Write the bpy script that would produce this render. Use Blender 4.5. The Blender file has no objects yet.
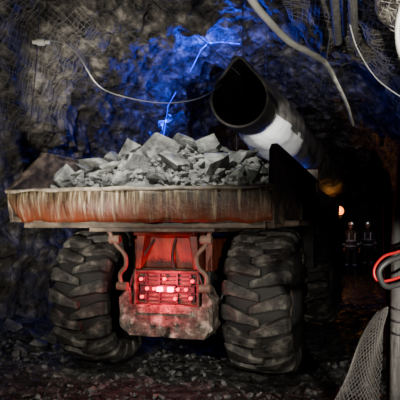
import bpy, bmesh, math, random
from mathutils import Vector, Matrix, noise
from mathutils.bvhtree import BVHTree
random.seed(7)
C=bpy.context.scene.collection
YAW=math.radians(17); SN=math.sin(YAW); CS=math.cos(YAW)
T=Vector((-0.2,7.15,0))
F=600.0; CAMH=1.65
def P(px,py,d): return Vector(((px-200)*d/F,d,CAMH+(225-py)*d/F))
# ---------------- materials ----------------
def newmat(name):
    m=bpy.data.materials.new(name); m.use_nodes=True
    nt=m.node_tree; b=nt.nodes['Principled BSDF']; return m,nt,b
def simple(name,col,rough=.6,metal=0,emit=None,es=0,spec=None):
    m,nt,b=newmat(name)
    b.inputs['Base Color'].default_value=(*col,1); b.inputs['Roughness'].default_value=rough
    b.inputs['Metallic'].default_value=metal
    if emit: 
        b.inputs['Emission Color'].default_value=(*emit,1); b.inputs['Emission Strength'].default_value=es
    return m
def noisy(name,cols,scale=4,rough=(.5,.8),bump=.3,bscale=20,metal=0,stretch=(1,1,1),bdist=.02,vor=0,detail=8,lo=.3,hi=.7):
    m,nt,b=newmat(name); N=nt.nodes; L=nt.links
    tc=N.new('ShaderNodeTexCoord'); mp=N.new('ShaderNodeMapping'); mp.inputs['Scale'].default_value=stretch
    L.new(tc.outputs['Object'],mp.inputs['Vector'])
    n=N.new('ShaderNodeTexNoise'); n.inputs['Scale'].default_value=scale; n.inputs['Detail'].default_value=detail; n.inputs['Roughness'].default_value=.65
    L.new(mp.outputs[0],n.inputs['Vector'])
    r=N.new('ShaderNodeValToRGB'); el=r.color_ramp.elements
    k=len(cols)
    for i,c in enumerate(cols):
        pos=lo+(hi-lo)*i/(k-1)
        if i==0: e=el[0]; e.position=pos
        elif i==k-1: e=el[-1]; e.position=pos
        else: e=el.new(pos)
        e.color=(*c,1)
    L.new(n.outputs['Fac'],r.inputs['Fac']); L.new(r.outputs[0],b.inputs['Base Color'])
    mr=N.new('ShaderNodeMapRange'); mr.inputs['From Min'].default_value=.3; mr.inputs['From Max'].default_value=.7
    mr.inputs['To Min'].default_value=rough[0]; mr.inputs['To Max'].default_value=rough[1]
    L.new(n.outputs['Fac'],mr.inputs['Value']); L.new(mr.outputs[0],b.inputs['Roughness'])
    b.inputs['Metallic'].default_value=metal
    n2=N.new('ShaderNodeTexNoise'); n2.inputs['Scale'].default_value=bscale; n2.inputs['Detail'].default_value=8; n2.inputs['Roughness'].default_value=.7
    L.new(tc.outputs['Object'],n2.inputs['Vector'])
    hsrc=n2.outputs['Fac']
    if vor:
        v=N.new('ShaderNodeTexVoronoi'); v.feature='DISTANCE_TO_EDGE'; v.inputs['Scale'].default_value=vor
        mx=N.new('ShaderNodeMath'); mx.operation='ADD'
        L.new(tc.outputs['Object'],v.inputs['Vector']); L.new(v.outputs['Distance'],mx.inputs[0]); L.new(n2.outputs['Fac'],mx.inputs[1]); hsrc=mx.outputs[0]
    bp=N.new('ShaderNodeBump'); bp.inputs['Strength'].default_value=bump; bp.inputs['Distance'].default_value=bdist
    L.new(hsrc,bp.inputs['Height']); L.new(bp.outputs[0],b.inputs['Normal'])
    return m
M_rock=noisy('tunnel_rock',[(.012,.0115,.011),(.07,.063,.054),(.30,.275,.235)],scale=4.5,rough=(.18,.55),bump=1,bscale=12,bdist=.08,vor=0,lo=.40,hi=.66,detail=12)
M_floor=noisy('wet_gravel',[(.010,.010,.010),(.03,.029,.028),(.12,.115,.105)],scale=7,rough=(.06,.45),bump=1,bscale=18,bdist=.04,vor=14)
M_ore=noisy('ore_rock',[(.045,.046,.043),(.16,.165,.152),(.42,.425,.39)],scale=5,rough=(.35,.75),bump=1,bscale=14,bdist=.05,lo=.35,hi=.68)
M_stone=noisy('loose_stone',[(.03,.03,.03),(.09,.09,.087),(.26,.255,.24)],scale=5,rough=(.12,.55),bump=.5,bscale=25)
M_tyre=noisy('muddy_rubber',[(.017,.016,.015),(.062,.058,.050),(.26,.24,.20)],scale=5,rough=(.3,.7),bump=.8,bscale=22,bdist=.025,lo=.38,hi=.68)
M_carc=noisy('dark_rubber',[(.010,.010,.010),(.02,.019,.018),(.05,.047,.042)],scale=4,rough=(.5,.85),bump=.4,bscale=30,bdist=.01)
M_wire=simple('dull_wire',(.18,.17,.155),.6,.3)
M_rim=noisy('dirty_rim',[(.04,.03,.025),(.12,.08,.06),(.2,.16,.12)],scale=5)
def streak():
    m=noisy('rusty_streaked_steel',[(.016,.010,.006),(.12,.080,.042),(.52,.45,.29)],scale=2.2,rough=(.25,.55),bump=.5,bscale=22,stretch=(16,2,1.3),bdist=.02,lo=.40,hi=.68)
    nt=m.node_tree;N=nt.nodes;L=nt.links;b=N['Principled BSDF']
    old=b.inputs['Base Color'].links[0].from_socket
    n=N.new('ShaderNodeTexNoise'); n.inputs['Scale'].default_value=2.3; n.inputs['Detail'].default_value=6
    tc=[x for x in N if x.type=='TEX_COORD'][0]
    mp=N.new('ShaderNodeMapping'); mp.inputs['Scale'].default_value=(6,1,.8); L.new(tc.outputs['Object'],mp.inputs[0]); L.new(mp.outputs[0],n.inputs['Vector'])
    sep=N.new('ShaderNodeSeparateXYZ'); L.new(tc.outputs['Object'],sep.inputs[0])
    mr=N.new('ShaderNodeMapRange'); mr.inputs['From Min'].default_value=1.93; mr.inputs['From Max'].default_value=1.68
    L.new(sep.outputs['Z'],mr.inputs['Value'])
    mu=N.new('ShaderNodeMath'); mu.operation='MULTIPLY'; L.new(mr.outputs[0],mu.inputs[0]); L.new(n.outputs['Fac'],mu.inputs[1])
    m2=N.new('ShaderNodeMath'); m2.operation='MULTIPLY'; m2.inputs[1].default_value=1.8; m2.use_clamp=True; L.new(mu.outputs[0],m2.inputs[0])
    mix=N.new('ShaderNodeMix'); mix.data_type='RGBA'; L.new(m2.outputs[0],mix.inputs['Factor']); L.new(old,mix.inputs['A'])
    mix.inputs['B'].default_value=(.15,.028,.009,1); L.new(mix.outputs['Result'],b.inputs['Base Color'])
    return m
M_lip=streak()
M_bed=noisy('worn_bed_steel',[(.025,.019,.013),(.095,.068,.046),(.26,.20,.14)],scale=4,rough=(.4,.75),bump=.4,stretch=(1,1,2),lo=.36,hi=.68)
M_orange=noisy('orange_red_paint',[(.03,.005,.003),(.15,.022,.008),(.26,.065,.025)],scale=6,rough=(.35,.6),bump=.3)
M_mud=noisy('mud_caked_steel',[(.04,.03,.025),(.15,.115,.09),(.48,.42,.35)],scale=9,rough=(.35,.8),bump=.9,bscale=20,bdist=.03,lo=.38,hi=.65)
M_pink=noisy('scuffed_bracket',[(.12,.07,.05),(.36,.21,.15)],scale=8,rough=(.4,.6))
M_dark=noisy('dark_machine_steel',[(.01,.01,.01),(.03,.028,.026),(.07,.065,.06)],scale=4,rough=(.4,.7),bump=.2)
M_lamp=simple('tail_lamp_red',(.5,.01,.01),.3,0,(1,.03,.12),30)
M_lamp2=simple('reflector_red',(.5,.01,.01),.2,0,(1,.005,.04),4)
M_duct=noisy('duct_fabric',[(.04,.037,.032),(.11,.10,.085),(.24,.225,.19)],scale=4,rough=(.5,.8),bump=.5,bscale=8,bdist=.05)
M_ductlit=noisy('duct_lit_underside',[(.5,.5,.48),(.72,.72,.69),(.85,.85,.82)],scale=4,rough=(.4,.6),bump=.5,bscale=8,bdist=.05)  # white colour stands for light falling on the duct's underside
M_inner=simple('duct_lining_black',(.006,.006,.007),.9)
M_hose=noisy('pale_hose',[(.4,.4,.36),(.6,.59,.53),(.75,.74,.67)],scale=8,rough=(.4,.6),bump=.2)
M_gcab=simple('grey_cable',(.22,.22,.21),.5)
M_cable=simple('black_cable',(.03,.03,.03),.5)
M_redh=simple('red_hose',(.45,.01,.012),.35)
M_pole=noisy('grey_timber',[(.03,.029,.027),(.10,.096,.09),(.22,.21,.2)],scale=6,rough=(.5,.8),bump=.8,bscale=20,stretch=(6,6,.6))
M_net=simple('net_cord',(.17,.16,.15),.7)
M_blue=simple('blue_light_streak',(.01,.02,.6),.4,0,(.01,.04,1),2.2)  # glowing cord made up to draw blue light streaks on the rock
M_amber=simple('amber_lamp',(.9,.4,.05),.4,0,(1,.17,.005),5)
# ------------- mesh helpers --------------
def mk(name,bm,mat,parent=None,loc=None,rot=None,smooth=False):
    me=bpy.data.meshes.new(name); bm.to_mesh(me); bm.free()
    if smooth: me.polygons.foreach_set('use_smooth',[True]*len(me.polygons))
    me.materials.append(mat); o=bpy.data.objects.new(name,me); C.objects.link(o)
    if parent: o.parent=parent
    if loc is not None: o.location=loc
    if rot is not None: o.rotation_euler=rot
    return o
def mkpy(name,V,Fc,mat,parent=None,loc=None,rot=None):
    me=bpy.data.meshes.new(name); me.from_pydata(V,[],Fc); me.materials.append(mat)
    o=bpy.data.objects.new(name,me); C.objects.link(o)
    if parent: o.parent=parent
    if loc is not None: o.location=loc
    if rot is not None: o.rotation_euler=rot
    return o
def empty(name,loc=(0,0,0),rot=(0,0,0),parent=None):
    o=bpy.data.objects.new(name,None); C.objects.link(o); o.location=loc; o.rotation_euler=rot; o.empty_display_size=.1
    if parent:o.parent=parent
    return o
def prism(bm,pts,axis,a,b):
    def v(p,t):
        if axis=='x': return (t,p[0],p[1])
        if axis=='y': return (p[0],t,p[1])
        return (p[0],p[1],t)
    A=[bm.verts.new(v(p,a)) for p in pts]; B=[bm.verts.new(v(p,b)) for p in pts]
    n=len(pts); fs=[bm.faces.new(A),bm.faces.new(B[::-1])]
    for i in range(n): fs.append(bm.faces.new((A[i],B[i],B[(i+1)%n],A[(i+1)%n])))
def box(bm,x0,x1,y0,y1,z0,z1): prism(bm,[(x0,z0),(x1,z0),(x1,z1),(x0,z1)],'y',y0,y1)
def cyl(bm,p0,p1,r,n=16,r2=None):
    p0=Vector(p0);p1=Vector(p1); d=(p1-p0); q=d.to_track_quat('Z','Y'); r2=r if r2 is None else r2
    A=[bm.verts.new(p0+q@Vector((r*math.cos(2*math.pi*i/n),r*math.sin(2*math.pi*i/n),0))) for i in range(n)]
    B=[bm.verts.new(p1+q@Vector((r2*math.cos(2*math.pi*i/n),r2*math.sin(2*math.pi*i/n),0))) for i in range(n)]
    bm.faces.new(A);bm.faces.new(B[::-1])
    for i in range(n): bm.faces.new((A[i],A[(i+1)%n],B[(i+1)%n],B[i]))
def fin(name,bm,mat,parent,bev=.012,**k):
    bmesh.ops.recalc_face_normals(bm,faces=bm.faces)
    o=mk(name,bm,mat,parent,**k)
    if bev:
        m=o.modifiers.new('b','BEVEL'); m.width=bev; m.segments=2; m.limit_method='ANGLE'
    return o
def curve(name,splines,mat,r=.01,parent=None,kind='NURBS',res=2,cyc=False,radii=None):
    cu=bpy.data.curves.new(name,'CURVE'); cu.dimensions='3D'; cu.bevel_depth=r; cu.bevel_resolution=res; cu.use_fill_caps=True
    for pts in splines:
        s=cu.splines.new(kind); s.points.add(len(pts)-1)
        for i,p in enumerate(pts):
            s.points[i].co=(*p,1)
            if radii: s.points[i].radius=radii[i]
        if kind=='NURBS': s.order_u=min(4,len(pts)); s.use_endpoint_u=True; s.resolution_u=8
        s.use_cyclic_u=cyc
    cu.materials.append(mat); o=bpy.data.objects.new(name,cu); C.objects.link(o)
    if parent:o.parent=parent
    return o
def catmull(pts,n=8):
    out=[]; Q=[pts[0]]+list(pts)+[pts[-1]]
    for i in range(1,len(Q)-2):
        a,b,c,d=Q[i-1:i+3]
        for k in range(n):
            t=k/n; out.append(.5*((2*b)+(c-a)*t+(2*a-5*b+4*c-d)*t*t+(3*b-a-3*c+d)*t**3))
    out.append(Q[-1]); return out
def smooth_tube(name,pl,mat,r,parent=None,rad=None):
    sp=[catmull(p) for p in pl]
    o=curve(name,sp,mat,r,parent,kind='POLY')
    if rad:
        for s in o.data.splines:
            n=len(s.points)
            for i,p in enumerate(s.points): p.radius=rad[0]+(rad[1]-rad[0])*i/(n-1)
    return o
HULLS=[]
hr=random.Random(5)
for q in range(48):
    b=bmesh.new(); slab=q%3==0
    sx,sy,sz=hr.uniform(.8,1.25),hr.uniform(.7,1.1),hr.uniform(.35,.5) if slab else hr.uniform(.55,.9)
    vs=[]
    for i in range(hr.choice([9,11,14])):
        v=Vector((hr.gauss(0,1),hr.gauss(0,1),hr.gauss(0,1))).normalized()*hr.uniform(.82,1.08)
        vs.append(b.verts.new((v.x*sx,v.y*sy,v.z*sz)))
    r=bmesh.ops.convex_hull(b,input=vs)
    dead=[g for g in r['geom_interior'] if isinstance(g,bmesh.types.BMVert)]
    if dead: bmesh.ops.delete(b,geom=list(set(dead)),context='VERTS')
    bmesh.ops.recalc_face_normals(b,faces=b.faces)
    b.verts.index_update()
    HULLS.append(([v.co.copy() for v in b.verts],[tuple(v.index for v in f.verts) for f in b.faces])); b.free()
class Rocks:
    def __init__(s): s.V=[];s.F=[]
    def add(s,c,size,rng=random,tilt=.7):
        vs,fs=rng.choice(HULLS)
        R=Matrix.Rotation(rng.uniform(0,6.28),3,'Z')@Matrix.Rotation(rng.uniform(-tilt,tilt),3,'X')@Matrix.Rotation(rng.uniform(-tilt,tilt),3,'Y')
        o=len(s.V); c=Vector(c)
        s.V+= [c+(R@v)*size for v in vs]; s.F+=[tuple(i+o for i in f) for f in fs]
# ------------- tunnel ----------------
XC=.15; A_=3.05; H_=4.75
def disp(p):
    q=p*.55
    d=noise.fractal(q,1.0,2.1,4)*.50
    w=Vector((p.x*.9+p.z*.5,p.y*.8-p.z*.4,p.z*1.3+p.y*.5))
    v=noise.voronoi(w*1.0+noise.noise_vector(p*.7)*.5)[0]
    d+=(v[0]*.42-.16)
    v=noise.voronoi(w*2.7+Vector((5,1,2)))[0]
    d+=(v[0]*.26-.10)
    v=noise.voronoi(w*6.5+Vector((1,7,2)))[0]
    d+=((v[1]-v[0])*-.13+.03)
    d+=noise.noise(w*9)*.05
    return d*.8
def surf(s,y,off=0.,flat=False):
    th=math.pi*(1-s); c=math.cos(th); sn=math.sin(th); e=2/2.7
    x=XC+A_*math.copysign(abs(c)**e,c); z=H_*max(sn,0)**e
    b=Vector((x,y,z)); n=Vector((XC-x,0,1.7-z)).normalized()
    d=disp(b) if not flat else disp(b)*.8
    return b-n*(d-.05)*.9+n*off
def ys():
    r=[];y=-10.
    while y<9: r.append(y); y+=.05 if y>-3.5 else .25
    while y<42: r.append(y); y+=.18
    return r
YS=ys()
LW=Matrix.Translation(T)@Matrix.Rotation(-YAW,4,'Z')
allv=[];allf=[]
def tun(name,s0,s1,n):
    V=[];Fc=[]
    for y in YS: V+=[surf(s0+(s1-s0)*i/n,y) for i in range(n+1)]
    off=len(allv); allv.extend([LW@v for v in V])
    for k in range(len(YS)-1):
        for i in range(n):
            o=k*(n+1)+i; f=(o,o+n+1,o+n+2,o+1); Fc.append(f); allf.append(tuple(q+off for q in f))
    return mkpy(name,V,Fc,M_rock,loc=T,rot=(0,0,-YAW))
tun('wall_left',0,.33,76); tun('ceiling',.33,.67,84); tun('wall_right',.67,1,48)
BV=BVHTree.FromPolygons(allv,allf)
def hit(px,py,off=.06):
    o=Vector((0,0,CAMH)); d=(P(px,py,1)-o).normalized()
    h=BV.ray_cast(o,d); return (h[0]-d*off) if h[0] is not None else P(px,py,12)
for nm,yy in(('wall_back',41.5),('wall_front',-9.9)):
    bm=bmesh.new(); g=[]
    for j in range(31):
        g.append([bm.verts.new((-4.2+8.7*i/40,yy+noise.fractal(Vector((i*.2,j*.2,yy)),1,2,3)*.3,-.5+6*j/30)) for i in range(41)])
    for j in range(30):
        for i in range(40): bm.faces.new((g[j][i],g[j][i+1],g[j+1][i+1],g[j+1][i]))
    mk(nm,bm,M_rock,loc=T,rot=(0,0,-YAW))
def fh(x,y):
    p=Vector((x,y,0)); h=noise.fractal(p*1.1,1,2,4)*.05+noise.fractal(p*5,1,2,3)*.025
    for tx in(-1.02,1.02): h-=.06*math.exp(-((x-tx)/.3)**2)
    h+=.25*max(0,abs(x-XC)-1.9)**1.3
    v=noise.voronoi(p*6)[0]; h+=(.3-v[0])*.06
    return h
V=[];Fc=[];st=125
for y in YS: V+=[Vector((-3.6+7.5*i/st,y,fh(-3.6+7.5*i/st,y))) for i in range(st+1)]
for k in range(len(YS)-1):
    for i in range(st):
        o=k*(st+1)+i; Fc.append((o,o+1,o+st+2,o+st+1))
mkpy('floor',V,Fc,M_floor,loc=T,rot=(0,0,-YAW))
rk=Rocks()
for k in range(2600):
    x=random.uniform(-2.8,2.7); y=random.uniform(-3.5,.6) if k<2200 else random.uniform(.6,14)
    s=random.choice([.010,.013,.016,.02,.025,.03,.04,.05])
    if abs(abs(x)-1.02)<.42 and -.6<y<.6: continue
    rk.add((x,y,fh(x,y)+s*.3),s)
for k in range(150):
    sd=random.choice([-1,-1,1]); x=XC+sd*random.uniform(2.1,2.8); y=random.uniform(-2.5,9); s=random.uniform(.06,.2)
    rk.add((x,y,fh(x,y)+s*.2),s)
mkpy('floor_rubble',rk.V,rk.F,M_stone,loc=T,rot=(0,0,-YAW))
def wiremesh(name,s0,s1,y0,y1,per,dy,mat=M_wire,r=.0028):
    ns=per; sp=[]
    ny=int((y1-y0)/dy)
    def pt(s,y):
        j=.012*noise.noise(Vector((s*30,y*3,0)))
        return surf(s,y,.03+j,True)
    for i in range(ns+1):
        s=s0+(s1-s0)*i/ns
        sp.append([pt(s,y0+(y1-y0)*k/(ny)) for k in range(ny+1)])
    for k in range(ny+1):
        y=y0+(y1-y0)*k/ny
        sp.append([pt(s0+(s1-s0)*i/ns,y) for i in range(ns+1)])
    o=curve(name,sp,mat,r,kind='POLY',res=0); o.location=T; o.rotation_euler=(0,0,-YAW); return o
wiremesh('rock_support_mesh',.17,.36,-2.5,1.2,26,.08)
M_wire2=simple('galvanised_wire',(.36,.34,.30),.5,.4)
wiremesh('rock_support_mesh',.56,.80,-1.5,4.0,34,.085,M_wire2,.0038)
# ------------- truck -----------------
truck=empty('mining_dump_truck',T,(0,0,-YAW))
prof=[(-.22,.42),(-.29,.45),(-.335,.56),(-.335,.64),(-.30,.70),(-.24,.728),(0,.738),(.24,.728),(.30,.70),(.335,.64),(.335,.56),(.29,.45),(.22,.42)]
def wheel(name,parent,loc,out,spin=0):
    e=empty(name,loc,(spin,0,0),parent)
    bm=bmesh.new(); n=72; rings=[]
    for i in range(n):
        a=2*math.pi*i/n
        rings.append([bm.verts.new((x,r*math.cos(a),r*math.sin(a))) for x,r in prof])
    for i in range(n):
        A=rings[i];B=rings[(i+1)%n]
        for j in range(len(prof)-1): bm.faces.new((A[j],A[j+1],B[j+1],B[j]))
    bmesh.ops.recalc_face_normals(bm,faces=bm.faces)
    mk('tyre_carcass',bm,M_carc,e,smooth=True)
    bm=bmesh.new(); K=19; w=2*math.pi/K*.60
    O=[(-.05,.812),(.07,.818),(.17,.815),(.27,.80),(.33,.775),(.366,.71),(.362,.60)]
    I=[(-.05,.73),(.07,.73),(.17,.725),(.25,.715),(.29,.69),(.315,.64),(.325,.57)]
    WW=[.48,.66,.82,.95,1.02,.95,.7]
    for sd in(1,-1):
        for k in range(K):
            a0=2*math.pi*(k+(.5 if sd>0 else 0))/K
            secs=[]
            for (xo,ro),(xi,ri),wf in zip(O,I,WW):
                a=a0+.13*(1-min(1,max(0,(xo+.05)/.33)))
                hw=w*wf/2*random.uniform(.95,1.05)
                jit=random.uniform(-.008,.008)
                f=lambda x,r,an:bm.verts.new((sd*x,(r+jit*(r>.74))*math.cos(an),(r+jit*(r>.74))*math.sin(an)))
                secs.append([f(xo,ro,a-hw),f(xo,ro,a+hw),f(xi,ri,a+hw*1.2),f(xi,ri,a-hw*1.2)])
            bm.faces.new(secs[0]);bm.faces.new(secs[-1][::-1])
            for A,B in zip(secs,secs[1:]):
                for i in range(4): bm.faces.new((A[i],A[(i+1)%4],B[(i+1)%4],B[i]))
    fin('tread_lugs',bm,M_tyre,e,.012)
    bm=bmesh.new(); rp=[(.27,.46),(.23,.43),(.10,.40),(.04,.34),(.06,.22),(.16,.20),(.18,.0)]
    for s in(1,-1):
        rg=[]
        for i in range(40):
            a=2*math.pi*i/40; rg.append([bm.verts.new((s*x,r*math.cos(a),r*math.sin(a))) for x,r in rp])
        for i in range(40):
            A=rg[i];B=rg[(i+1)%40]
            for j in range(len(rp)-1): bm.faces.new((A[j],A[j+1],B[j+1],B[j]))
        for i in range(10):
            a=2*math.pi*i/10; cyl(bm,(s*.04,.28*math.cos(a),.28*math.sin(a)),(s*.09,.28*math.cos(a),.28*math.sin(a)),.022,6)
    bmesh.ops.recalc_face_normals(bm,faces=bm.faces); mk('rim',bm,M_rim,e)
    return e
wheel('rear_wheel_left',truck,(-1.02,0,.80),-1,.1); wheel('rear_wheel_right',truck,(1.02,0,.80),1,.23)
bed=empty('dump_bed',parent=truck)
XL,XR=-1.46,1.33
bm=bmesh.new(); nx=60; nz=8; g=[]
for j in range(nz+1):
    t=j/nz; z=1.68+.31*t; row=[]
    for i in range(nx+1):
        u=i/nx; xl=XL+.17*(1-t)**1.0; xr=XR-.01*(1-t)
        x=xl+(xr-xl)*u
        y=-1.38-.05*t+.03*noise.noise(Vector((x*3,z*4,0)))-.03*math.sin(t*math.pi)
        row.append(bm.verts.new((x,y,z+.03*noise.noise(Vector((x*2.5,0,1)))*(t)+.025*noise.noise(Vector((x*5,0,4)))*(1-t))))
    g.append(row)
for j in range(nz):
    for i in range(nx): bm.faces.new((g[j][i],g[j][i+1],g[j+1][i+1],g[j+1][i]))
o=mk('tail_lip',bm,M_lip,bed,smooth=True); m=o.modifiers.new('s','SOLIDIFY'); m.thickness=.05; m.offset=-1
M_bar=noisy('polished_lip_bar',[(.06,.048,.035),(.22,.18,.13),(.46,.41,.32)],scale=6,rough=(.3,.5),bump=.3)
curve('lip_top_bar',[[(XL+(XR-XL)*i/60,-1.42,2.0+.03*noise.noise(Vector(((XL+(XR-XL)*i/60)*2.5,0,1)))) for i in range(61)]],M_bar,.022,bed,kind='POLY')
bm=bmesh.new(); prism(bm,[(-1.36,1.68),(-1.42,2.02),(-.72,2.48),(2.5,2.46),(2.7,1.66)],'x',XL,XL+.05)
prism(bm,[(-1.36,1.66),(-1.42,2.05),(-1.40,2.34),(-1.3,2.40),(2.5,2.30),(2.7,1.66)],'x',XR-.04,XR)
fin('side_panels',bm,M_bed,bed,.01)
bm=bmesh.new()
for y in(.45,2.2):
    box(bm,XR,XR+.025,y-.05,y+.05,1.68,2.28)
for y in(-.5,.45,1.4,2.2): box(bm,XL-.05,XL,y-.05,y+.05,1.68,2.34)
box(bm,XL-.03,XL+.05,-.72,2.5,2.42,2.48); prism(bm,[(-1.25,2.36),(-1.25,2.41),(2.5,2.32),(2.5,2.27)],'x',XR-.05,XR+.02)
box(bm,XR-.02,XR+.14,-.75,1.2,1.64,1.70); box(bm,XL-.1,XL+.02,-.75,1.2,1.64,1.70)
fin('side_ribs',bm,M_bed,bed,.01)
bm=bmesh.new(); box(bm,XL+.03,XR-.03,-1.36,2.6,1.68,1.74); box(bm,XL,XR,2.5,2.6,1.66,2.5)
box(bm,-.62,.72,-1.2,2.4,1.58,1.68)
for y in(-1.2,-.7,1.0,1.7): box(bm,XL+.1,XR-.1,y-.05,y+.05,1.62,1.69)
fin('bed_floor_and_headboard',bm,M_bed,bed,.01)
def oh(x,y):
    u=(x-.0)/1.42; v=(y-.35)/1.8
    e=max(0,1-abs(u)**2.0)*max(0,1-abs(v)**2.4)
    return 1.80+.77*e**.75+.07*noise.noise(Vector((x*2.2,y*2.2,3)))
rk=Rocks(); ng=70
for j in range(ng+1):
    for i in range(ng+1):
        x=-1.40+2.67*i/ng;y=-1.3+3.7*j/ng; rk.V.append(Vector((x,y,oh(x,y)-.05+.03*random.random())))
for j in range(ng):
    for i in range(ng):
        o=j*(ng+1)+i; rk.F.append((o,o+1,o+ng+2,o+ng+1))
rr=random.Random(33)
for k in range(2300):
    x=rr.uniform(-1.28,1.2); y=rr.uniform(-1.25,1.4); s=rr.choice([.02,.025,.03,.035,.04,.05,.06,.07])
    rk.add((x,y,oh(x,y)+rr.uniform(-.03,.03)),s,rr)
for k in range(130):
    x=rr.uniform(-1.2,1.1); y=rr.uniform(-1.2,.9); s=rr.uniform(.08,.15)
    rk.add((x,y,oh(x,y)+rr.uniform(-.02,.04)),s,rr,.6)
for x,y,s in((-.95,-1.0,.19),(-.62,-.85,.29),(-.2,-1.05,.19),(.22,-1.0,.23),(-.05,-.6,.25),(.62,-.95,.24),(-.5,-.3,.27),(.4,-.4,.24),(.95,-1.0,.15),(0,.0,.22),(-.9,-.5,.26),(.75,-.3,.2)):
    rk.add((x,y,oh(x,y)+.03),s,rr,.5)
mkpy('ore_load',rk.V,rk.F,M_ore,truck)
# rear chassis
ch=empty('rear_chassis',(.08,0,0),(0,0,0),truck)
bm=bmesh.new()
prism(bm,[(-.40,.47),(.44,.47),(.50,.60),(.48,.80),(-.46,.80),(-.50,.62)],'y',-.86,-.35)
prism(bm,[(-.52,.56),(-.44,.50),(-.40,.80),(-.42,.98),(-.52,.86)],'y',-.84,-.5)
prism(bm,[(.44,.50),(.52,.56),(.52,.86),(.42,.98),(.40,.80)],'y',-.84,-.5)
bmesh.ops.recalc_face_normals(bm,faces=bm.faces)
bmesh.ops.triangulate(bm,faces=bm.faces); bmesh.ops.subdivide_edges(bm,edges=bm.edges,cuts=6,use_grid_fill=True)
for v in bm.verts: v.co+=noise.noise_vector(v.co*9)*.014
mk('rear_crossmember',bm,M_mud,ch)
bm=bmesh.new()
for x in(-.36,-.12,.12,.36): cyl(bm,(x,-.86,.62),(x,-.89,.62),.03,8)
box(bm,-.3,.3,-.885,-.86,.72,.76)
cyl(bm,(0,-.85,.56),(0,-.98,.56),.06,16); 
fin('tow_fitting_and_bolts',bm,M_mud,ch,.006)
bm=bmesh.new()
box(bm,-.36,.36,-.70,-.5,.80,1.18); box(bm,-.36,.36,-.80,-.66,1.14,1.17)
box(bm,-.37,-.34,-.82,-.5,.80,1.18); box(bm,.34,.37,-.82,-.5,.80,1.18)
fin('lamp_housing',bm,M_bed,ch,.01)
bm=bmesh.new()
for i in range(8): box(bm,-.33,.33,-.735,-.715,.83+i*.042,.842+i*.042)
for x in(-.25,-.1,.1,.25): box(bm,x-.012,x+.012,-.75,-.70,.82,1.15)
fin('radiator_grille',bm,M_dark,ch,0)
bm=bmesh.new()
for x in(-.070,.050): box(bm,x-.030,x+.030,-.83,-.79,.945,.99)
fin('tail_lamps',bm,M_lamp,ch,.004)
bm=bmesh.new()
for x,z in((-.22,.97),(-.14,.97),(.13,.97),(.22,.97),(-.29,1.07),(.29,1.06),(-.28,.88),(.27,.88),(-.02,1.08),(.1,.87)): cyl(bm,(x,-.78,z),(x,-.815,z),.018,12)
fin('marker_lamps',bm,M_lamp2,ch,.004)
bm=bmesh.new()
box(bm,-.31,-.10,-.78,-.73,.935,1.0); box(bm,-.10,.10,-.79,-.73,.93,1.01); box(bm,.11,.31,-.78,-.73,.935,1.0)
box(bm,-.33,-.25,-.78,-.73,1.04,1.10); box(bm,.25,.33,-.78,-.73,1.03,1.09);box(bm,-.32,-.24,-.78,-.73,.85,.91); box(bm,.23,.31,-.78,-.73,.85,.91)
fin('lamp_brackets',bm,M_dark,ch,.006)
bm=bmesh.new()
box(bm,-.32,.32,-.62,-.56,1.18,1.58)
prism(bm,[(-.36,1.18),(-.30,1.18),(-.24,1.58),(-.34,1.58)],'y',-.80,-.5); prism(bm,[(.36,1.18),(.30,1.18),(.24,1.58),(.34,1.58)],'y',-.80,-.5)
box(bm,-.34,.34,-.9,-.6,1.54,1.58)
box(bm,-.45,-.37,-.6,2.4,1.15,1.5); box(bm,.37,.45,-.6,2.4,1.15,1.5)
fin('rear_frame',bm,M_orange,ch,.012)
bm=bmesh.new()
cyl(bm,(-.95,0,.8),(.8,0,.8),.15,20); cyl(bm,(-.3,0,.8),(.2,0,.8),.28,20); box(bm,-.4,.4,-.5,.6,.62,1.2)
fin('axle_housing',bm,M_dark,ch,.02)
for s in(-1,1):
    smooth_tube('hinge_arm',[[Vector(q) for q in ((s*.56,-1.05,1.62),(s*.50,-1.0,1.46),(s*.40,-.98,1.34),(s*.40,-.95,1.22),(s*.48,-.92,1.12),(s*.46,-.9,.98))]],M_pink,.024,ch)
    bm=bmesh.new(); cyl(bm,(s*.56,-1.0,1.50),(s*.44,-1.0,1.50),.045,16); cyl(bm,(s*.52,-.9,1.0),(s*.40,-.9,1.0),.045,16); fin('hinge_pin',bm,M_pink,ch,.006)
    bm=bmesh.new(); cyl(bm,(s*.62,-.3,.9),(s*.60,.9,1.5),.07,16); cyl(bm,(s*.62,-.55,.82),(s*.62,-.3,.92),.045,12); fin('hoist_cylinder',bm,M_dark,ch,.004)
curve('hydraulic_hoses',[[(-.2,-.6,1.5),(-.25,-.75,1.35),(-.38,-.8,1.2),(-.42,-.8,.98)],[(.2,-.6,1.5),(.3,-.78,1.38),(.33,-.82,1.2),(.43,-.84,1.0)],[(.05,-.63,1.5),(.0,-.72,1.3),(.08,-.72,1.15)]],M_dark,.014,ch)
fr=empty('front_module',(0,2.5,0),(0,0,math.radians(-5)),truck)
wheel('front_wheel_left',fr,(-1.02,1.25,.8),-1,.05); wheel('front_wheel_right',fr,(1.06,1.25,.8),1,.4)
bm=bmesh.new(); box(bm,-.6,.6,.1,3.0,.7,1.5); cyl(bm,(0,-.6,1.0),(0,.2,1.0),.22,16); cyl(bm,(-.95,1.25,.8),(.95,1.25,.8),.16,16); cyl(bm,(0,-.05,.6),(0,-.05,1.5),.14,16)
fin('front_frame',bm,M_dark,fr,.03)
bm=bmesh.new()
prism(bm,[(.3,1.7),(.5,1.66),(2.4,1.66),(2.9,1.5),(3.0,2.1),(.3,2.3)],'x',-.1,1.2)
fin('engine_hood',bm,M_bed,fr,.03)
bm=bmesh.new()
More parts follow.
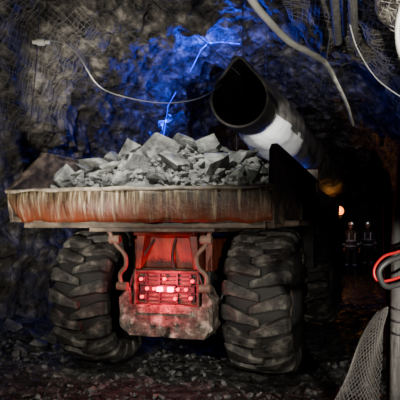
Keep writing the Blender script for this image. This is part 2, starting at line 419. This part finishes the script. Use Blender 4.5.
for xa,xb in((-1.3,-1.24),(-.26,-.2)):
    for y0 in(.35,1.75): box(bm,xa,xb,y0,y0+.08,1.5,2.45)
box(bm,-1.36,-.14,.25,1.95,2.42,2.5); box(bm,-1.3,-.2,.35,1.8,1.4,1.7); box(bm,-1.0,-.5,.6,1.1,1.7,1.95); box(bm,-1.0,-.5,.52,.6,1.9,2.3)
fin('operator_cab',bm,M_dark,fr,.02)
bm=bmesh.new(); 
for s in(-1,1): prism(bm,[(.2,1.3),(.5,1.68),(2.0,1.68),(2.3,1.3),(2.34,1.34),(2.03,1.73),(.47,1.73),(.16,1.34)],'x',s*.65,s*1.42)
fin('front_mudguards',bm,M_dark,fr,.01)
bm=bmesh.new(); box(bm,.62,1.3,-.15,.22,1.0,1.9); box(bm,1.28,1.36,.0,.1,1.5,2.1)
for i in range(3): box(bm,1.3,1.45,-.15,.2,.5+.28*i,.53+.28*i)
fin('tank_and_steps',bm,M_dark,fr,.02)
# -------------- ventilation duct --------------
duct=empty('ventilation_duct')
DX=.57
def ductseg(name,mats,d0,d1,n,dr=0.):
    bm=bmesh.new(); rings=[]; m=48; us=[]
    for k in range(n+1):
        t=k/n; d=d0+(d1-d0)*t; u=d-8; us.append(u)
        c=Vector((DX+u*.305,d,3.30-.012*u+.03*math.sin(u*1.3)))
        rad=.39*(1+.05*math.sin(u*6.0))+dr+(.09*min(1,max(0,(u-.5)/1.5)))
        row=[]
        for i in range(m):
            a=2*math.pi*i/m; x=rad*math.sin(a); z=rad*math.cos(a)
            if z>0:
                z+= rad*.50*math.exp(-((x/ (rad*.4))**2))*math.exp(-u/3.0 if u>0 else 0)
            x*=1-.05*math.sin(u*2); 
            wob=.05*noise.noise(Vector((math.cos(a)*2,math.sin(a)*2+u*3,0)))*min(1,max(0,u))+.02*math.sin(a*9+u*4)*min(1,max(0,u))
            lean=.25*z if u<.3 else .25*z*max(0,1-(u-.3))
            row.append(bm.verts.new(c+Vector((x*CS*(1+wob),-x*SN+lean*.5,z*(1+wob)))))
        rings.append(row)
    for q,(A,B) in enumerate(zip(rings,rings[1:])):
        for i in range(m):
            f=bm.faces.new((A[i],A[(i+1)%m],B[(i+1)%m],B[i])); a=2*math.pi*(i+.5)/m
            if len(mats)>1 and .30<us[q]<2.6 and math.cos(a)<-.15-.12*us[q]+.08*math.sin(us[q]*7): f.material_index=1  # lower faces painted white as the lit underside
    bmesh.ops.recalc_face_normals(bm,faces=bm.faces)
    o=mk(name,bm,mats[0],duct,smooth=True)
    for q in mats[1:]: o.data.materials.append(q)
    return o
ductseg('duct_tube',[M_duct,M_ductlit],7.8,26,280); ductseg('duct_lining',[M_inner],7.82,13,60,-.02)
rim=[]
for i in range(41):
    a=2*math.pi*i/40; rad=.392*(1+.05*math.sin(-1.2)); x=rad*math.sin(a); z=rad*math.cos(a)
    if z>0: z+=rad*.50*math.exp(-((x/(rad*.4))**2))
    rim.append(Vector((DX-.2*.305,7.8,3.30+.03*math.sin(-.26)))+Vector((x*CS,-x*SN+.125*z,z)))
curve('mouth_hoop',[rim],M_duct,.018,duct,kind='POLY')
sus=[]
for d in(8,9.6,11.5,14,17): 
    u=d-8; top=Vector((DX+u*.305,d,3.64+(.2 if u<2 else 0))); sus.append([top,top+Vector((0,0,1.3))])
curve('suspension_wires',sus,M_cable,.005,duct,kind='POLY')
# -------------- hoses & cables ---------------
smooth_tube('compressed_air_hose',[[P(240,-25,4.4),P(252,0,4.5),P(268,20,4.6),P(290,42,4.8),P(312,54,5.0),P(326,64,5.3),P(336,82,5.8),P(347,105,6.6),P(353,125,7.4)]],M_hose,.030,rad=(1.1,.6))
smooth_tube('water_hose',[[P(410,-20,4.2),P(400,10,4.2),P(397,35,4.2),P(402,60,4.2),P(420,90,4.2)]],M_gcab,.018)
smooth_tube('overhead_cable',[[P(135,-15,6),P(165,12,6),P(200,38,6.3),P(222,58,7),P(240,75,7.7)]],M_gcab,.006)
smooth_tube('wall_cable',[[P(40,42,6.8),P(60,42,6.8),P(78,55,6.9),P(98,85,7.0),P(125,97,7.0),P(165,103,7.3),P(200,98,7.6),P(222,84,7.9)]],M_gcab,.006)
bm=bmesh.new(); a=P(37,42,6.8); b=P(45,42,6.8); cyl(bm,a,b,.04,14); cyl(bm,b,b+Vector((.06,0,0)),.025,10); cyl(bm,a-Vector((.05,0,0)),a,.025,10); fin('cable_coupling',bm,M_hose,None,.005)
smooth_tube('sagging_cable',[[P(350,25,5.5),P(358,50,5.6),P(378,80,5.4),P(412,104,5.0)]],M_gcab,.006)
curve('hanging_cable',[[P(40,-10,6.8),P(38,40,6.8),P(36,80,6.8),P(28,140,6.8)],[P(236,130,8),P(238,145,8),P(236,155,8)],[P(330,30,6),P(328,60,6.2),P(318,95,6.5)]],M_cable,.006)
bm=bmesh.new(); cyl(bm,P(333,-20,6.2),P(338,42,7.4),.05,12); cyl(bm,P(352,-20,6.0),P(354,44,7.2),.05,12); cyl(bm,P(343,-20,6.2),P(345,35,7.6),.03,12)
fin('roof_bolt_pipes',bm,M_pole,None,.004)
# -------------- foreground right -------------
post=empty('support_post')
smooth_tube('timber_prop',[[P(405,140,4.0),P(401,190,4.0),P(398,240,4.0),P(397,320,4.0),P(396,400,4.0),P(395,474,4.0)]],M_pole,.045,post)
smooth_tube('steel_rod',[[P(385,205,4.3),P(386,260,4.3),P(388,330,4.3),P(390,456,4.3)]],M_dark,.018,post)
curve('post_lashing',[[P(398+7*math.cos(t*.6),300+t*1.2,4.0+.06*math.sin(t*.6)) for t in range(0,34)]],M_cable,.006,post)
smooth_tube('red_hose_loop',[[P(425,240,3.7),P(400,251,3.7),P(383,257,3.68),P(374,270,3.66),P(379,281,3.66),P(400,277,3.7),P(425,262,3.7)]],M_redh,.009)
smooth_tube('black_hose_loop',[[P(425,246,3.68),P(400,257,3.66),P(387,262,3.64),P(379,272,3.64),P(385,286,3.66),P(400,284,3.7),P(425,274,3.7)]],M_cable,.018)
def netp(u,v):
    x=1.27-(.02+.70*v)*u+.03*math.sin(8*v+4*u)
    y=4.1-.25*v*u+.06*math.sin(7*u+4*v)
    return Vector((x,y,(1.12-.05*u)*(1-v)+.02*v+.015*math.sin(11*u)*(1-v)))
NU,NV=13,26
def netc(u,v): return netp(u/NU,v/NV)
sp=[]
for k in range(-NV,NU+1):
    a=[netc(i,i-k) for i in range(NU+1) if 0<=i-k<=NV]
    if len(a)>1: sp.append(a)
for k in range(0,NU+NV+1):
    a=[netc(i,k-i) for i in range(NU+1) if 0<=k-i<=NV]
    if len(a)>1: sp.append(a)
sp.append([netc(NU,v) for v in range(NV+1)]); sp.append([netc(u,0) for u in range(NU+1)])
curve('net_barrier',sp,M_net,.0020,kind='POLY',res=0)
# -------------- blue light streaks ---------------
def streak_path(pts,r):
    out=[]
    for (a,b),(c,d) in zip(pts,pts[1:]):
        for k in range(4):
            t=k/4; out.append(hit(a+(c-a)*t,b+(d-b)*t,.05))
    out.append(hit(*pts[-1],.05))
    return catmull(out,2)
curve('blue_light_streak',[streak_path([(240,44),(222,42),(208,43),(201,50),(196,60),(190,72)],.01)],M_blue,.007,kind='POLY')
curve('blue_light_streak',[streak_path([(176,92),(168,106),(166,120),(163,140)],.01)],M_blue,.007,kind='POLY')
curve('blue_light_streak',[[P(290,160,12.6),P(298,162,12.6),P(308,159,12.8)]],M_blue,.018)
# -------------- amber lamp -------------
lamp=empty('amber_work_lamp'); lp=P(339,211,20)
bm=bmesh.new(); bmesh.ops.create_uvsphere(bm,u_segments=16,v_segments=10,radius=.16); mk('lamp_dome',bm,M_amber,lamp,loc=lp,smooth=True)
bm=bmesh.new(); cyl(bm,lp-Vector((0,0,.24)),lp-Vector((0,0,.10)),.1,14); cyl(bm,(lp.x,lp.y,.9),lp-Vector((0,0,.2)),.03,10)
for k in range(3):
    a=k*2.094; cyl(bm,(lp.x,lp.y,.95),(lp.x+.5*math.cos(a),lp.y+.5*math.sin(a),.0),.02,8)
fin('tripod',bm,M_dark,lamp,0)
# -------------- workers ---------------
M_cloth=noisy('dark_workwear',[(.015,.018,.025),(.04,.045,.055)],scale=10,rough=(.8,.9))
M_vest=simple('dark_vest',(.04,.045,.055),.8)
M_refl=simple('reflective_tape',(.45,.5,.58),.4,.2)
M_skin=simple('skin',(.40,.24,.18),.5); M_boot=simple('rubber_boot',(.02,.02,.02),.5)
M_helm=simple('hard_hat',(.28,.27,.26),.4); M_hair=simple('hair',(.03,.02,.015),.7); M_eye=simple('eye',(.02,.02,.02),.2)
M_caplamp=simple('cap_lamp',(.9,.9,.9),.3,0,(.9,.95,1),.8)
def skin(name,verts,edges,rad,mat,parent,sub=2,root=0):
    me=bpy.data.meshes.new(name); me.from_pydata([Vector(v) for v in verts],edges,[]); me.materials.append(mat)
    o=bpy.data.objects.new(name,me); C.objects.link(o); o.parent=parent
    m=o.modifiers.new('skin','SKIN'); m.use_smooth_shade=True
    sv=me.skin_vertices[0].data
    for i,r in enumerate(rad):
        sv[i].radius=r if isinstance(r,tuple) else (r,r); sv[i].use_root=(i==root)
    s=o.modifiers.new('sub','SUBSURF'); s.levels=sub; s.render_levels=sub
    return o
def worker(name,loc,rz,pose):
    w=empty(name,loc,(0,0,rz))   # faces -Y locally
    ax=pose
    V=[(0,0,.95),(0,.0,1.12),(0,.01,1.30),(0,.01,1.44),(0,.0,1.52),(0,-.01,1.58)]
    E=[(0,1),(1,2),(2,3),(3,4),(4,5)]; R=[(.17,.12),(.16,.115),(.18,.125),(.15,.10),(.065,.065),(.06,.06)]
    hands=[]
    for s in(-1,1):
        b=len(V); fa=ax*s
        V+=[(s*.19,.01,1.44),(s*.24,.02-.06*fa,1.16),(s*.25,-.08-.12*fa,.93)]
        E+=[(3,b),(b,b+1),(b+1,b+2)]; R+=[.075,.055,.042]; hands.append((s,Vector(V[-1])))
        b=len(V)
        V+=[(s*.10,0,.88),(s*.11,-.03-.10*fa,.50),(s*.12,.02-.16*fa,.14)]
        E+=[(0,b),(b,b+1),(b+1,b+2)]; R+=[.10,.075,.058]
    skin('body',V,E,R,M_cloth,w)
    bm=bmesh.new(); rg=[]
    zs=[(.86,.205,.16),(1.0,.20,.155),(1.15,.19,.15),(1.3,.205,.155),(1.42,.19,.14),(1.50,.11,.10)]
    for z,rx,ry in zs: rg.append([bm.verts.new((rx*math.cos(2*math.pi*i/24),ry*math.sin(2*math.pi*i/24),z)) for i in range(24)])
    for A,B in zip(rg,rg[1:]):
        for i in range(24): bm.faces.new((A[i],A[(i+1)%24],B[(i+1)%24],B[i]))
    mk('vest',bm,M_vest,w,smooth=True)
    bm=bmesh.new()
    def band(cx,cy,z,rx,ry,h):
        A=[bm.verts.new((cx+rx*math.cos(2*math.pi*i/24),cy+ry*math.sin(2*math.pi*i/24),z)) for i in range(24)]
        B=[bm.verts.new((cx+rx*math.cos(2*math.pi*i/24),cy+ry*math.sin(2*math.pi*i/24),z+h)) for i in range(24)]
        for i in range(24): bm.faces.new((A[i],A[(i+1)%24],B[(i+1)%24],B[i]))
    band(0,0,.96,.212,.167,.05); band(0,0,1.14,.205,.163,.05)
    for s in(-1,1):
        fa=ax*s
        box(bm,s*.10-.02,s*.10+.02,-.172,-.150,1.18,1.42)
        band(s*.115,-.008-.13*fa,.32,.085,.085,.05); band(s*.245,-.03-.09*fa,1.03,.068,.068,.045)
    mk('reflective_bands',bm,M_refl,w)
    bm=bmesh.new(); bmesh.ops.create_uvsphere(bm,u_segments=24,v_segments=18,radius=1)
    for v in bm.verts:
        x,y,z=v.co; j=1-.28*max(0,-z)
        v.co=(x*.078*j,y*.098*(1-.12*max(0,-z)),z*.118)
        if y<-.8 and abs(x)<.22 and -.3<z<.15: v.co.y-=.022*(1-abs(x)/.22)
        if z<-.6 and y<-.3: v.co.y-=.012
    mk('head',bm,M_skin,w,loc=(0,-.02,1.66),smooth=True)
    bm=bmesh.new()
    for s in(-1,1):
        bmesh.ops.create_uvsphere(bm,u_segments=10,v_segments=8,radius=.011,matrix=Matrix.Translation((s*.030,-.110,1.665)))
    mk('eyes',bm,M_eye,w,smooth=True)
    bm=bmesh.new(); box(bm,-.024,.024,-.118,-.10,1.603,1.610); mk('mouth',bm,M_hair,w)
    bm=bmesh.new()
    for s in(-1,1): bmesh.ops.create_uvsphere(bm,u_segments=10,v_segments=8,radius=1,matrix=Matrix.Translation((s*.080,-.01,1.655))@Matrix.Diagonal((.012,.02,.032,1)))
    mk('ears',bm,M_skin,w,smooth=True)
    bm=bmesh.new(); bmesh.ops.create_uvsphere(bm,u_segments=20,v_segments=12,radius=1,matrix=Matrix.Translation((0,.005,1.672))@Matrix.Diagonal((.084,.098,.105,1)))
    bmesh.ops.delete(bm,geom=[v for v in bm.verts if v.co.y<-.03 or v.co.z<1.62],context='VERTS'); mk('hair',bm,M_hair,w,smooth=True)
    bm=bmesh.new(); bmesh.ops.create_uvsphere(bm,u_segments=28,v_segments=16,radius=1,matrix=Matrix.Translation((0,-.01,1.70))@Matrix.Diagonal((.108,.132,.115,1)))
    bmesh.ops.delete(bm,geom=[v for v in bm.verts if v.co.z<1.70],context='VERTS')
    A=[bm.verts.new((.106*math.cos(t*.2618),-.01+.13*math.sin(t*.2618),1.705)) for t in range(24)]
    B=[bm.verts.new((.125*math.cos(t*.2618),-.02+(.19 if math.sin(t*.2618)<0 else .15)*math.sin(t*.2618),1.697)) for t in range(24)]
    for i in range(24): bm.faces.new((A[i],A[(i+1)%24],B[(i+1)%24],B[i]))
    mk('hard_hat',bm,M_helm,w,smooth=True)
    bm=bmesh.new(); cyl(bm,(0,-.135,1.755),(0,-.165,1.75),.026,14); mk('headlamp',bm,M_caplamp,w)
    for s,h in hands:
        V=[h,h+Vector((0,-.01,-.05)),h+Vector((0,-.02,-.09))]; E=[(0,1),(1,2)]; R=[.03,(.018,.034),(.016,.038)]
        for k,(dy,l) in enumerate(((-.034,.065),(-.012,.078),(.011,.072),(.033,.055))):
            b=len(V); p=h+Vector((0,dy-.02,-.10)); V+=[p,p+Vector((-s*.008,-.004,-l*.5)),p+Vector((-s*.028,-.006,-l))]
            E+=[(2,b),(b,b+1),(b+1,b+2)]; R+=[.0095,.009,.0075]
        b=len(V); V+=[h+Vector((-s*.012,-.045,-.055)),h+Vector((-s*.02,-.06,-.09))]; E+=[(1,b),(b,b+1)]; R+=[.011,.009]
        skin('hand',V,E,R,M_skin,w,1)
    bm=bmesh.new()
    for s in(-1,1):
        fx=s*.12; fy=.02-.16*ax*s
        prism(bm,[(fy-.20,.0),(fy+.09,.0),(fy+.10,.10),(fy+.085,.34),(fy-.075,.34),(fy-.08,.12),(fy-.19,.085)],'x',fx-.055,fx+.055)
    fin('boots',bm,M_boot,w,.03)
def gz(x,y):
    r=Vector((x,y,0))-T; lx=r.x*CS-r.y*SN; ly=r.x*SN+r.y*CS; return fh(lx,ly)
for px,d,rz,ps in((351,20.5,.2,.35),(368,21.5,-.1,-.45)):
    x=(px-200)*d/F; worker('mine_worker',(x,d,gz(x,d)),math.radians(0)+rz-.25,ps)
# -------------- lights -----------------
def light(name,kind,loc,power,col=(1,1,1),size=.3,target=None,angle=60,blend=.8):
    l=bpy.data.lights.new(name,kind); l.energy=power; l.color=col
    if kind=='AREA': l.size=size
    else: l.shadow_soft_size=size
    if kind=='SPOT': l.spot_size=math.radians(angle); l.spot_blend=blend
    o=bpy.data.objects.new(name,l); C.objects.link(o); o.location=loc
    if target is not None: o.rotation_euler=(Vector(target)-Vector(loc)).to_track_quat('-Z','Y').to_euler()
    return o
light('load_fill','SPOT',(-.7,4.7,3.8),620,(1,.99,.93),.04,(-.5,7.0,2.0),66)  # unseen spot added above the bed to brighten the ore
light('camera_fill_left','SPOT',(-1.7,2.0,2.1),430,(1,.95,.86),.03,(-.9,6.4,.9),56)  # unseen fill added near the camera for the left tyre and tail
light('camera_fill_right','SPOT',(1.3,1.8,1.5),400,(1,.94,.84),.03,(.6,6.0,.5),42)  # unseen fill added near the camera for right tyre and ground
light('wall_wash','SPOT',(-1.5,4.2,1.2),400,(1,.94,.84),.03,(-2.5,8.6,3.6),85)  # added spot, no fixture: rakes the left wall for relief
light('deep_wall_wash','SPOT',(-1.6,6.5,3.0),380,(1,.93,.82),.03,(-1.0,11,4.3),75)  # added spot, no fixture: lifts the rock further in
light('roof_wash','SPOT',(1.5,3.6,2.8),560,(1,.94,.82),.04,(2.6,8.0,4.4),62)  # added spot, no fixture: brightens roof rock and mesh at right
light('hose_fill','SPOT',(.4,2.9,2.4),80,(1,.97,.9),.05,(.75,4.8,3.25),50)  # unseen spot added to brighten the air hose
light('duct_lamp','SPOT',(1.45,8.0,2.4),130,(1,1,1),.06,(1.05,9.4,3.05),80)
for i,(px,py,e,of) in enumerate(((204,52,70,.6),(193,78,40,.7),(228,46,22,.5),(172,105,30,.6),(166,128,60,.6))):
    light('blue_glow_%d'%i,'POINT',hit(px,py,of),e,(.01,.06,1),.1)
light('blue_glow_duct','POINT',P(298,180,12.2),16,(.03,.1,1),.05)
tl=light('tail_glow','SPOT',(0,0,0),48,(1,.008,.055),.05,angle=130); tl.parent=truck; tl.location=(.06,-1.10,1.0); tl.rotation_euler=(math.radians(84),0,0)
t2=light('tail_spill','POINT',(0,0,0),12,(1,.01,.06),.05); t2.parent=truck; t2.location=(.06,-1.02,.96)
light('amber_glow','POINT',P(338,209,19.6),16,(1,.45,.1),.1)
light('worker_fill','SPOT',(4.6,15.5,2.0),16,(.85,.93,1),.1,(5.5,21,1.2),40)  # unseen spot added to light the workers
w=bpy.data.worlds.new('w'); bpy.context.scene.world=w; w.use_nodes=True
w.node_tree.nodes['Background'].inputs[0].default_value=(.02,.022,.03,1); w.node_tree.nodes['Background'].inputs[1].default_value=.2
cd=bpy.data.cameras.new('camera'); cam=bpy.data.objects.new('camera',cd); C.objects.link(cam)
cam.location=(0,0,CAMH); cam.rotation_euler=(math.pi/2,0,0); cd.sensor_width=36; cd.lens=54; cd.shift_y=.0625; cd.clip_start=.05
bpy.context.scene.camera=cam
